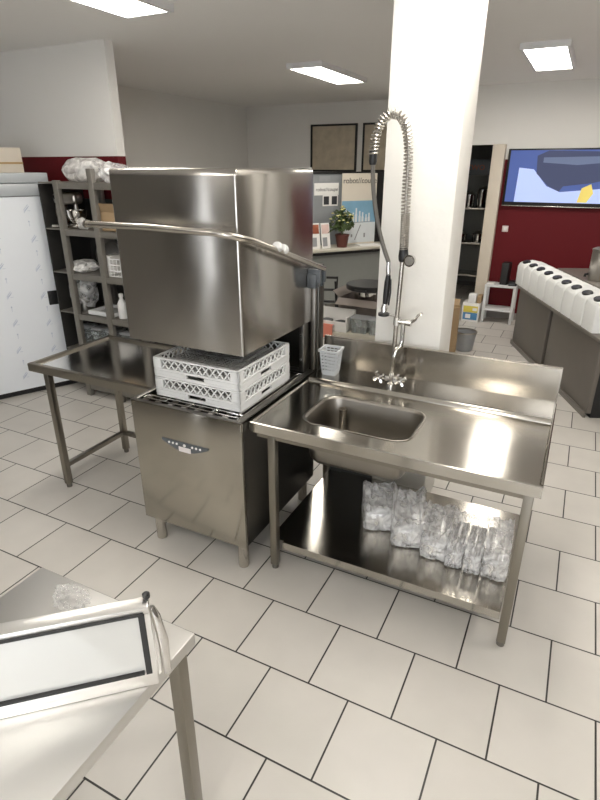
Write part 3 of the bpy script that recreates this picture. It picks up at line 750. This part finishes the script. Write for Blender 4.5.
# ------------------------------------------------------------------ display desk with posters
hd = math.radians(52.87)
D0 = (-1.916, 4.798)
def dloc(s, d, z): return (D0[0] + s * math.cos(hd) - d * math.sin(hd), D0[1] + s * math.sin(hd) + d * math.cos(hd), z)
dk = thing('desk', 'cream-topped display desk with grey front panel behind the pillar', 'desk', dloc(0, 0, 0), hd)
MB().box((-.9, 0, .945), (1.42, .8, .98), .006).build('desk_top', 'desk', dk, local=True)
MB().box((-.85, .10, .20), (1.25, .12, .90)).build('front_panel', 'deskpanel', dk, local=True)
MB().box((-.88, .03, .905), (1.38, .77, .945)).build('desk_frame', 'black', dk, local=True)
for x in (-.85, 1.33):
    for y in (.06, .74): MB().box((x - .035, y - .03, 0), (x + .035, y + .03, .905), .003).build('leg', 'black', dk, local=True)
# board
bd = thing('display_board', 'grey display board with black top edge standing on the desk', 'board', dloc(.0, .46, .9805), hd)
MB().box((.0, 0, 0), (1.19, .03, .96)).build('panel', 'board', bd, local=True)
MB().box((-.01, -.01, .955), (1.22, .04, .985)).box((1.19, -.01, 0), (1.44, .04, .985)).build('edge_strip', 'black', bd, local=True)
MB().box((.25, -.004, .68), (.64, .0, .84)).build('label_card', 'paper', bd, local=True)
mb = MB(); mb.merge(text_mesh('robot//coupe', .066, .2), Matrix.Translation((.27, -.005, .735)) @ Matrix.Rotation(PI / 2, 4, 'X')); mb.build('lettering', 'ink', bd, local=True, smooth=False)
MB().box((.385, -.004, .535), (.63, .0, .69)).build('photo_card', 'paper', bd, local=True)
for x0 in (.40, .53): MB().box((x0, -.006, .555), (x0 + .085, -.003, .665)).build('photo_print', 'ink', bd, local=True)
MB().box((.33, -.006, .86), (.50, 0, .93)).build('clip', 'greycloth', bd, local=True)
# poster
ps = thing('poster', 'cream and blue kitchen poster with black lettering leaning on the board', 'poster', dloc(.65, .37, .9805), hd)
MB().box((0, 0, 0), (.575, .014, .965)).build('poster_sheet', 'poster_cream', ps, local=True)
f = MB().box((.0, -.003, .30), (.575, .0, .60)); f.build('blue_area', 'posterblue', ps, local=True)
MB().box((.0, -.003, .02), (.575, .0, .30)).build('white_area', 'poster_white', ps, local=True)
f = MB()
for x, hgt in ((.07, .18), (.12, .15), (.19, .13), (.24, .19), (.30, .15), (.35, .13), (.41, .10), (.46, .12)):
    f.box((x - .018, -.006, .31), (x + .018, -.003, .31 + hgt * .55)); f.box((x - .011, -.006, .31 + hgt * .55), (x + .011, -.003, .31 + hgt))
f.build('machine_pictures', 'poster_white', ps, local=True)
f = MB().prism([(.22, .06), (.235, .06), (.33, .27), (.315, .27)], -.006, -.003, 'xzy').prism([(.02, .29), (.55, .31), (.55, .318), (.02, .298)], -.006, -.003, 'xzy').box((.16, -.006, .10), (.185, -.003, .14)).box((.38, -.006, .09), (.405, -.003, .15))
f.build('picture_lines', 'greycloth', ps, local=True)
mb = MB(); mb.merge(text_mesh('robot//coupe', .104, .0, .001), Matrix.Translation((.01, -.003, .835)) @ Matrix.Rotation(PI / 2, 4, 'X')); mb.build('lettering', 'ink', ps, local=True, smooth=False)
# potted plant
random.seed(11)
pp = thing('potted_plant', 'yellow-flowered plant in a red pot in front of the poster', 'plant', dloc(.55, .17, .9805), hd)
MB().lathe([(.07, 0), (.095, .15), (.102, .15), (.102, .175), (.085, .175), (.08, .15)], (0, 0, 0), 20).build('pot', 'pot', pp, local=True)
f = MB(); g = MB()
for k in range(210):
    a = random.uniform(0, 2 * PI); el = random.uniform(-.2, 1.5); r = random.uniform(.08, .215)
    c = Vector((math.cos(a) * math.cos(el) * r, math.sin(a) * math.cos(el) * r * .7, .265 + math.sin(el) * r * 1.2))
    b2 = bmesh.new(); L = random.uniform(.03, .06)
    vs = [b2.verts.new(p) for p in ((0, -L * .45, 0), (L, 0, .008), (0, L * .45, 0), (-L, 0, .008))]; b2.faces.new(vs)
    f.merge(b2, Matrix.Translation(c) @ Matrix.Rotation(a, 4, 'Z') @ Matrix.Rotation(random.uniform(-1.2, 1.2), 4, 'Y') @ Matrix.Rotation(random.uniform(-1, 1), 4, 'X'))
    if k % 5 == 0 and c.z > .3: MB().lathe([(.004, -.006), (.022, 0), (.013, .01), (.002, .012)], tuple(c * 1.08 - Vector((0, .02, .01))), 8).build('flower_head', 'flower', pp, local=True)
for k in range(5): f.tube([(0, 0, .16), (.05 * math.cos(k * 1.3), .04 * math.sin(k * 1.3), .32)], .004, 5)
fo = f.build('foliage', 'leaf', pp, local=True, smooth=False)
# brochures
for i, (s_, d_, a_) in enumerate(((.13, .16, 0), (.28, .13, .1))):
    t = thing('brochure', ('printed brochure standing upright on the desk nearest to the hood', 'printed brochure standing upright on the desk next to the potted plant')[i], 'brochure', dloc(s_, d_, .9805), hd + a_, 'brochures on the desk')
    m4 = Matrix.Rotation(-.16, 4, 'X')
    MB().box((-.07, 0, 0.001), (.07, .01, .34)).xf(m4).build('brochure_cover', 'paper', t, local=True)
    MB().box((-.06, -.002, .20), (.06, 0, .32)).xf(m4).build('cover_picture', ('redbox', 'pink')[i], t, local=True)
    MB().box((-.055, -.002, .03), (.02, 0, .15)).xf(m4).build('cover_print', ('greycloth', 'greycloth')[i], t, local=True)
tag(MB().box((-.10, -.07, 0), (.10, .07, .02), .002, rz=0).xf(Matrix.Translation(dloc(.15, .32, .9805)) @ Matrix.Rotation(hd, 4, 'Z')).build('wooden_block', 'wood'), 'small wooden block lying on the desk behind the brochures', 'block')
tag(MB().box((-.17, -.11, 0), (.17, .11, .012), .002).xf(Matrix.Translation(dloc(1.0, .16, .9805)) @ Matrix.Rotation(hd - .2, 4, 'Z')).build('paper_sheet', 'paper'), 'white paper sheets lying on the desk below the poster', 'paper')
# pictures on the wall beyond
pic = thing('framed_picture', 'large beige framed picture on the wall beyond the desk, left of its pair', 'picture', (-2.70, 7.235, 1.95), 0, 'framed pictures on the far wall')
MB().box((-.42, -.02, 0), (.42, .014, .03)).box((-.42, -.02, .70), (.42, .014, .73)).box((-.42, -.02, .03), (-.39, .014, .70)).box((.39, -.02, .03), (.42, .014, .70)).build('frame', 'black', pic, local=True)
MB().box((-.39, -.005, .03), (.39, .01, .70)).build('print', 'photo', pic, local=True)
c = copy_tree(pic); c.location = (-1.76, 7.235, 1.95); c['_w'] = tuple(c.location); c['label'] = 'large beige framed picture on the wall beyond the desk, nearest the pillar'
# chair
ch = thing('armchair', 'black tubular armchair at the display desk, half hidden by the dishwasher', 'chair', (-1.28, 3.55, 0), .35)
MB().box((-.24, -.24, .44), (.24, .24, .50), .03, 3).build('seat', 'black', ch, local=True)
MB().tube([(-.22, .25, .56), (-.22, .26, .84), (.22, .26, .84), (.22, .25, .56)], .018, 10, True).tube([(-.22, .25, .70), (.22, .25, .70)], .014, 8).build('backrest', 'black', ch, local=True)
for sx in (-1, 1):
    MB().tube([(sx * .25, -.20, .45), (sx * .26, -.22, .68), (sx * .26, -.12, .70), (sx * .26, .18, .70), (sx * .25, .24, .62)], .017, 10).build('armrest', 'black', ch, local=True)
    MB().tube([(sx * .22, -.22, .0), (sx * .22, -.20, .45)], .014, 10).build('leg', 'black', ch, local=True)
    MB().tube([(sx * .22, .26, .0), (sx * .22, .22, .45), (sx * .20, .25, .80)], .014, 10).build('leg', 'black', ch, local=True)

# ------------------------------------------------------------------ display table just behind the sink splashback
dt = thing('display_table', 'low pale table behind the splashback, loaded with boxes', 'table', (-.5, 2.7, 0))
MB().box((-1.1, 2.35, .625), (.12, 3.1, .66), .004).build('table_top', 'desk', dt)
for x in (-1.06, .08):
    for y in (2.39, 3.06): MB().box((x - .025, y - .025, 0), (x + .025, y + .025, .625), .003).build('leg', 'rack', dt)
t = thing('open_tray', 'white open wooden tray on the display table, left of the clear bins', 'tray', (-.66, 2.485, .6605))
f = MB().box((-.22, -.12, 0), (.22, .12, .012)).box((-.22, -.12, .012), (.22, -.108, .09)).box((-.22, .108, .012), (.22, .12, .16)).box((-.22, -.108, .012), (-.208, .108, .13)).box((.208, -.108, .012), (.22, .108, .13))
f.build('tray_body', 'paper', t, local=True)
tag(MB().lathe([(.03, 0), (.055, .02), (.06, .05), (.03, .06)], (-.54, 2.49, .6727), 16).build('bowl', 'black'), 'small black dish inside the white wooden tray', 'dish')
tag(MB().lathe([(.03, 0), (.055, .02), (.06, .05), (.03, .06)], (-.69, 2.51, .6727), 16).build('lid', 'black'), 'black lid lying at the back of the white wooden tray', 'lid')
tag(MB().box((-.70, 2.335, .60), (-.56, 2.338, .72)).box((-.70, 2.335, .7195), (-.56, 2.40, .7225)).build('paper_sheet', 'salmon'), 'salmon-coloured paper hanging over the front edge of the display table', 'paper')
for i, x in enumerate((-.335, -.165)):
    t = thing('storage_bin', ('clear grey storage bin on the display table, next to the white tray', 'clear grey storage bin on the display table, next to the pillar')[i], 'bin', (x, 2.455, .6605), 0, 'clear grey bins')
    MB().loft([rrect(-.07, .07, -.06, .06, .015, 0, 4), rrect(-.08, .08, -.068, .068, .015, .13, 4), rrect(-.076, .076, -.064, .064, .015, .13, 4), rrect(-.066, .066, -.056, .056, .015, .006, 4)], cap0=True, cap1=True).build('bin_body', 'glass', t, local=True)
    MB().loft([rrect(-.084, .084, -.072, .072, .016, .13, 4), rrect(-.084, .084, -.072, .072, .016, .138, 4)], True, True).build('bin_lid', 'greycloth', t, local=True)
t = thing('cardboard_box', 'grey-brown open carton on the display table with a pot in it', 'box', (-.38, 2.80, .6605), -.05)
f = MB().box((-.24, -.18, 0), (.24, .18, .006)).box((-.24, -.18, .006), (.24, -.175, .25)).box((-.24, .175, .006), (.24, .18, .25)).box((-.24, -.175, .006), (-.235, .175, .25)).box((.235, -.175, .006), (.24, .175, .25))
f.build('carton', 'greycard', t, local=True)
MB().prism([(-.18, .25), (-.176, .25), (-.26, .20), (-.264, .203)], -.24, .24, 'yzx').build('flap', 'greycard', t, local=True)
MB().prism([(-.24, .25), (-.236, .25), (-.30, .31), (-.304, .308)], -.18, .18, 'xzy').build('flap', 'greycard', t, local=True)
t = thing('cooking_pot', 'shiny steel pot standing in the grey-brown carton', 'pot', (-.40, 2.81, .667))
MB().lathe([(.12, 0), (.13, .01), (.13, .30), (.136, .305), (.126, .305), (.12, .02)], (0, 0, 0), 28).build('pot_body', 'chrome', t, local=True)
MB().tube([(.13, -.05, .25), (.18, -.04, .255), (.18, .04, .255), (.13, .05, .25)], .008, 8).build('handle', 'chrome', t, local=True)
t = thing('griddle_plate', 'wide round black griddle plate lying on the steel pot', 'griddle', (-.40, 2.81, .9725))
MB().lathe([(.10, 0), (.195, .004), (.21, .012), (.212, .05), (.205, .056)], (0, 0, 0), 36).build('plate', 'black', t, local=True)
MB().tube([(-.05, -.21, .03), (-.05, -.235, .03), (.05, -.235, .03), (.05, -.21, .03)], .006, 8).build('handle', 'rubber', t, local=True)
t = thing('ladle', 'shiny rounded ladle beside the black griddle plate', 'ladle', (-.215, 2.76, .666))
MB().lathe([(.002, .0), (.03, .008), (.05, .04), (.052, .05), (.046, .05), (.026, .012)], (0, 0, 0), 18).xf(Matrix.Translation((0, 0, .255)) @ Matrix.Rotation(.5, 4, 'Y')).build('ladle_bowl', 'chrome', t, local=True)
MB().tube([(-.03, 0, .28), (-.0, .03, .12), (.0, .03, .0)], .006, 8).build('handle', 'chrome', t, local=True)

# ------------------------------------------------------------------ television on the red wall
tv = thing('television', 'wide black television on the red wall showing a blue kitchen picture', 'television', (.875, 6.16, 1.545))
TXA, TXB = .262, 1.49
MB().box((TXA, 6.14, 1.545), (TXB, 6.199, 2.245), .006).build('casing', 'black', tv)
MB().box((TXA, 6.128, 1.545), (TXB, 6.142, 1.556), .003).build('lower_trim', 'bar', tv)
sc = MB().box((TXA + .03, 6.1375, 1.60), (TXB - .02, 6.141, 2.225)).build('screen', 'scr_blue', tv)
def scr(poly, mat, name, d): MB().prism(poly, 6.1375 - d, 6.1376 - d + .0008, 'xzy').build(name, mat, sc, smooth=False)
scr([(.41, 1.60), (.42, 2.02), (.60, 2.0), (.78, 1.80), (.95, 1.73), (1.47, 1.78), (1.47, 1.60)], 'scr_floor', 'picture_floor', .001)
scr([(.62, 2.16), (.64, 1.95), (.80, 1.80), (.94, 1.735), (.98, 1.80), (1.30, 1.84), (1.47, 1.88), (1.47, 2.2), (.75, 2.22)], 'scr_dark', 'picture_bench', .002)
scr([(.70, 2.08), (1.1, 2.05), (1.47, 2.08), (1.47, 2.15), (.70, 2.14)], 'scr_mid', 'picture_worktop', .003)
scr([(1.17, 1.61), (1.20, 1.78), (1.30, 1.83), (1.34, 1.72), (1.28, 1.61)], 'scr_yellow', 'picture_bucket', .003)
t = thing('wall_socket', 'small square white socket on the red wall below the television', 'socket', (.342, 6.195, 1.245))
MB().box((.305, 6.188, 1.205), (.385, 6.199, 1.285), .004).build('plate', 'pinksocket', t)
MB().box((.325, 6.185, 1.225), (.365, 6.189, 1.265), .003).build('insert', 'white_plastic', t)

# ------------------------------------------------------------------ brown counter with the row of white tubs
hk = math.atan2(-2.074, .876)
KX, KY = .738, 4.973
def kloc(a, b, z): return (KX + a * math.cos(hk) - b * math.sin(hk), KY + a * math.sin(hk) + b * math.cos(hk), z)
ct = thing('counter', 'grey-brown counter with two front panels along the right side', 'counter', (KX, KY, 0), hk)
MB().box((0, .02, .04), (1.01, .06, .69), .004).build('front_panel', 'laminate', ct, local=True)
MB().box((1.09, .02, .04), (2.2, .06, .69), .004).build('front_panel', 'laminate', ct, local=True)
MB().box((.0, .06, .0), (2.2, .78, .69)).build('carcass', 'black', ct, local=True)
MB().box((.0, .0, .0), (1.03, .02, .05)).box((1.07, 0, 0), (2.2, .02, .05)).build('plinth_strip', 'laminate_top', ct, local=True)
MB().box((-.02, -.01, .69), (2.22, .80, .718), .004).build('counter_top', 'laminate_top', ct, local=True)
MB().box((-.02, .42, .718), (2.22, .80, .93), .004).build('rear_ledge', 'laminate_top', ct, local=True)
def make_tub(loc, label):
    t = thing('plastic_tub', label, 'tub', loc, hk, 'white tubs on the counter')
    A = .117
    prof = [(.0, 0), (.0, .215), (.02, .252), (.06, .272), (.16, .282), (.27, .262), (.30, .23), (.30, 0)]
    b2 = bmesh.new()
    xs = [(-A, .90), (-A + .006, .97), (-A + .02, 1.0), (A - .02, 1.0), (A - .006, .97), (A, .90)]
    rings = []
    for x, k in xs:
        rings.append([b2.verts.new((x, .15 + (y - .15) * (.94 + .06 * (k - .9) * 10), z * (k if z > .1 else 1))) for y, z in prof])
    for P, Q in zip(rings, rings[1:]):
        for i in range(len(prof)): b2.faces.new((P[i], P[(i + 1) % len(prof)], Q[(i + 1) % len(prof)], Q[i]))
    b2.faces.new(rings[0][::-1]); b2.faces.new(rings[-1]); bmesh.ops.recalc_face_normals(b2, faces=b2.faces[:])
    mb = MB(); mb.merge(b2); mb.build('tub_body', 'tank', t, local=True, angle=50)
    m4 = Matrix.Translation((0, .062, .270)) @ Matrix.Rotation(.30, 4, 'X')
    MB().lathe([(.068, -.004), (.068, .008), (.058, .014), (.0, .014)], (0, 0, 0), 20, sy=.62, caps=False).xf(m4).build('opening', 'black', t, local=True)
    return t
nl = ['far-end', 'second from the far end', 'third from the far end', 'fourth from the far end', 'fifth from the far end', 'sixth from the far end', 'seventh from the far end', 'eighth from the far end', 'ninth from the far end', 'tenth from the far end, cut by the picture edge']
tub0 = None
for i in range(9):
    loc = kloc(-.05 + i * .245, .0, .7185)
    lb = 'white tub with black opening on the counter, ' + nl[i] + ' of the row' if i else 'white tub with black opening at the far end of the row on the counter'
    if tub0 is None: tub0 = make_tub(loc, lb)
    else:
        c = copy_tree(tub0); c.location = loc; c['_w'] = loc; c['label'] = lb
t = thing('steel_canister', 'tall steel canister on the ledge behind the white tubs, right edge', 'canister', kloc(.72, .55, .9305), hk)
MB().lathe([(.088, 0), (.09, .005), (.09, .30), (.094, .305), (.094, .32), (.06, .335), (.02, .338)], (0, 0, 0), 28).build('can', 'steel', t, local=True)
MB().tube([(-.02, -.085, .06), (-.02, -.115, .055), (-.02, -.118, .03)], .014, 10).build('tap', 'black', t, local=True)

# ------------------------------------------------------------------ things at the foot of the red wall
st = thing('side_stand', 'small white metal stand with two shelves against the red wall', 'stand', (.43, 5.98, 0))
for z in (.53, .20): MB().box((.225, 5.84, z - .025), (.64, 6.12, z), .004).build('shelf', 'crate', st)
for x in (.245, .62):
    for y in (5.86, 6.10): MB().box((x - .018, y - .018, 0), (x + .018, y + .018, .505), .002).build('leg', 'crate', st)
t = thing('loudspeaker', 'slim black loudspeaker standing on the white stand', 'speaker', (.46, 5.98, .5305), -.2)
MB().box((-.05, -.06, 0), (.05, .07, .30), .012, 3).build('cabinet_body', 'black', t, local=True)
MB().box((-.042, -.064, .02), (.042, -.058, .28), .002).build('grille', 'rubber', t, local=True)
t = thing('black_device', 'flat black electronic box on the white stand beside the loudspeaker', 'device', (.575, 5.96, .5305))
MB().box((-.05, -.07, 0), (.055, .09, .06), .006).build('device_case', 'black', t, local=True)
MB().box((-.04, -.073, .015), (.03, -.069, .03)).build('device_front', 'cpanel', t, local=True)
tag(MB().box((.25, 5.88, .5305), (.34, 6.0, .548), .003).build('paper_sheet', 'paper'), 'small white papers on the left end of the white stand', 'paper')
t = thing('carton', 'white carton with yellow and blue print beside the white stand', 'box', (.09, 5.92, 0))
MB().box((-.125, -.13, 0), (.11, .11, .262), .003).build('carton_body', 'paper', t, local=True)
MB().box((-.105, -.133, .135), (.09, -.1295, .225)).build('yellow_print', 'yellow', t, local=True)
MB().box((-.105, -.133, .03), (.09, -.1295, .13)).build('blue_print', 'blue', t, local=True)
MB().box((-.07, -.135, .05), (.0, -.1325, .11)).build('white_print', 'paper', t, local=True)
MB().box((.02, -.135, .16), (.08, -.1325, .20)).build('white_print', 'paper', t, local=True)
tag(MB().box((.035, 5.80, .2625), (.135, 5.92, .39), .004).build('carton', 'white_plastic'), 'small white carton on top of the yellow and blue printed one', 'box')
tag(MB().box((.145, 5.83, .2625), (.20, 6.02, .36), .004).build('carton', 'card'), 'small brown carton on top of the printed one, against the post', 'box')
t = thing('cardboard_box', 'tall folded brown cardboard standing on the floor right of the pillar', 'box', (.02, 4.14, 0), .0)
MB().box((-.35, -.03, 0), (.205, .0, .58)).box((-.35, .004, 0), (.205, .03, .60)).build('folded_carton', 'card', t, local=True)
MB().prism([(.004, .60), (.03, .60), (.055, .66), (.05, .66)], -.30, .19, 'yzx').build('flap', 'card', t, local=True)
t = thing('waste_bin', 'grey plastic bin on the floor next to the folded cardboard', 'bin', (.27, 4.45, 0))
MB().lathe([(.09, 0), (.10, .01), (.125, .22), (.118, .22), (.09, .02)], (0, 0, 0), 24).build('bin_body', 'greycloth', t, local=True)
MB().lathe([(.125, .218), (.134, .22), (.134, .235), (.122, .235)], (0, 0, 0), 24, caps=False).build('rim', 'steel', t, local=True)

# ------------------------------------------------------------------ store room seen through the opening
rk = thing('store_shelving', 'dark store-room shelving seen through the gap beside the cream post', 'shelf', (-.45, 8.0, 0))
for x in (-.95, .05):
    for y in (7.82, 8.25): MB().box((x - .02, y - .02, 0), (x + .02, y + .02, 2.0), .002).build('upright', 'rack', rk)
for z in (.30, .84, 1.40): MB().box((-.97, 7.80, z - .03), (.07, 8.27, z), .003).build('shelf', 'bar', rk)
MB().box((-.97, 8.275, .1), (.07, 8.285, 2.0)).build('toned_back_panel', 'deskpanel', rk)  # paler backing colour stands in for light in the store room
for i, (x, z, r, h_) in enumerate(((-.50, 1.4005, .09, .20), (-.30, 1.4005, .08, .28), (-.72, 1.4005, .07, .16), (-.28, .8405, .10, .14), (-.58, .8405, .11, .12))):
    lb = ('wide steel pot on the top store-room shelf, in the middle', 'tall steel pot on the top store-room shelf, by the cream post', 'small steel pot on the top store-room shelf, by the pillar', 'low steel pot on the middle store-room shelf, by the cream post', 'wide low steel pot on the middle store-room shelf, by the pillar')[i]
    t = thing('stock_pot', lb, 'pot', (x, 7.98, z), 0, 'pots in the store room')
    MB().lathe([(r * .95, 0), (r, .01), (r, h_), (r * 1.06, h_ + .004), (r * .95, h_ + .004), (r * .9, .02)], (0, 0, 0), 20).build('pot_body', 'chrome', t, local=True)
    MB().tube([(-r, 0, h_ * .8), (-r - .03, 0, h_ * .8), (-r - .03, .03, h_ * .8), (-r, .03, h_ * .8)], .006, 6).build('handle', 'chrome', t, local=True)
    MB().lathe([(r * 1.07, h_ + .005), (r * .6, h_ + .03), (.015, h_ + .036), (.015, h_ + .055)], (0, 0, 0), 20).build('pot_lid', 'steel', t, local=True)
t = thing('lettered_sign', 'dark sign with faint red letters above the store-room pots', 'sign', (-.45, 7.80, 1.93))
MB().box((-.78, 7.775, 1.90), (-.06, 7.795, 2.14), .003).build('sign_board', 'cpanel', t)
mb = MB(); mb.merge(text_mesh('two', .17, 0), Matrix.Translation((-.55, 7.774, 1.98)) @ Matrix.Rotation(PI / 2, 4, 'X')); mb.build('lettering', 'redbox', t, smooth=False)
# ------------------------------------------------------------------ light
w = bpy.data.worlds.new('daylight'); S.world = w; w.use_nodes = True
bg = w.node_tree.nodes['Background']; bg.inputs['Color'].default_value = (.93, .96, 1, 1); bg.inputs['Strength'].default_value = 4.
S.view_settings.view_transform = 'Standard'; S.view_settings.look = 'None'; S.view_settings.gamma = 1; S.view_settings.use_curve_mapping = False
S.view_settings.exposure = .45
for o in list(bpy.data.objects):
    if '_w' in o: del o['_w']
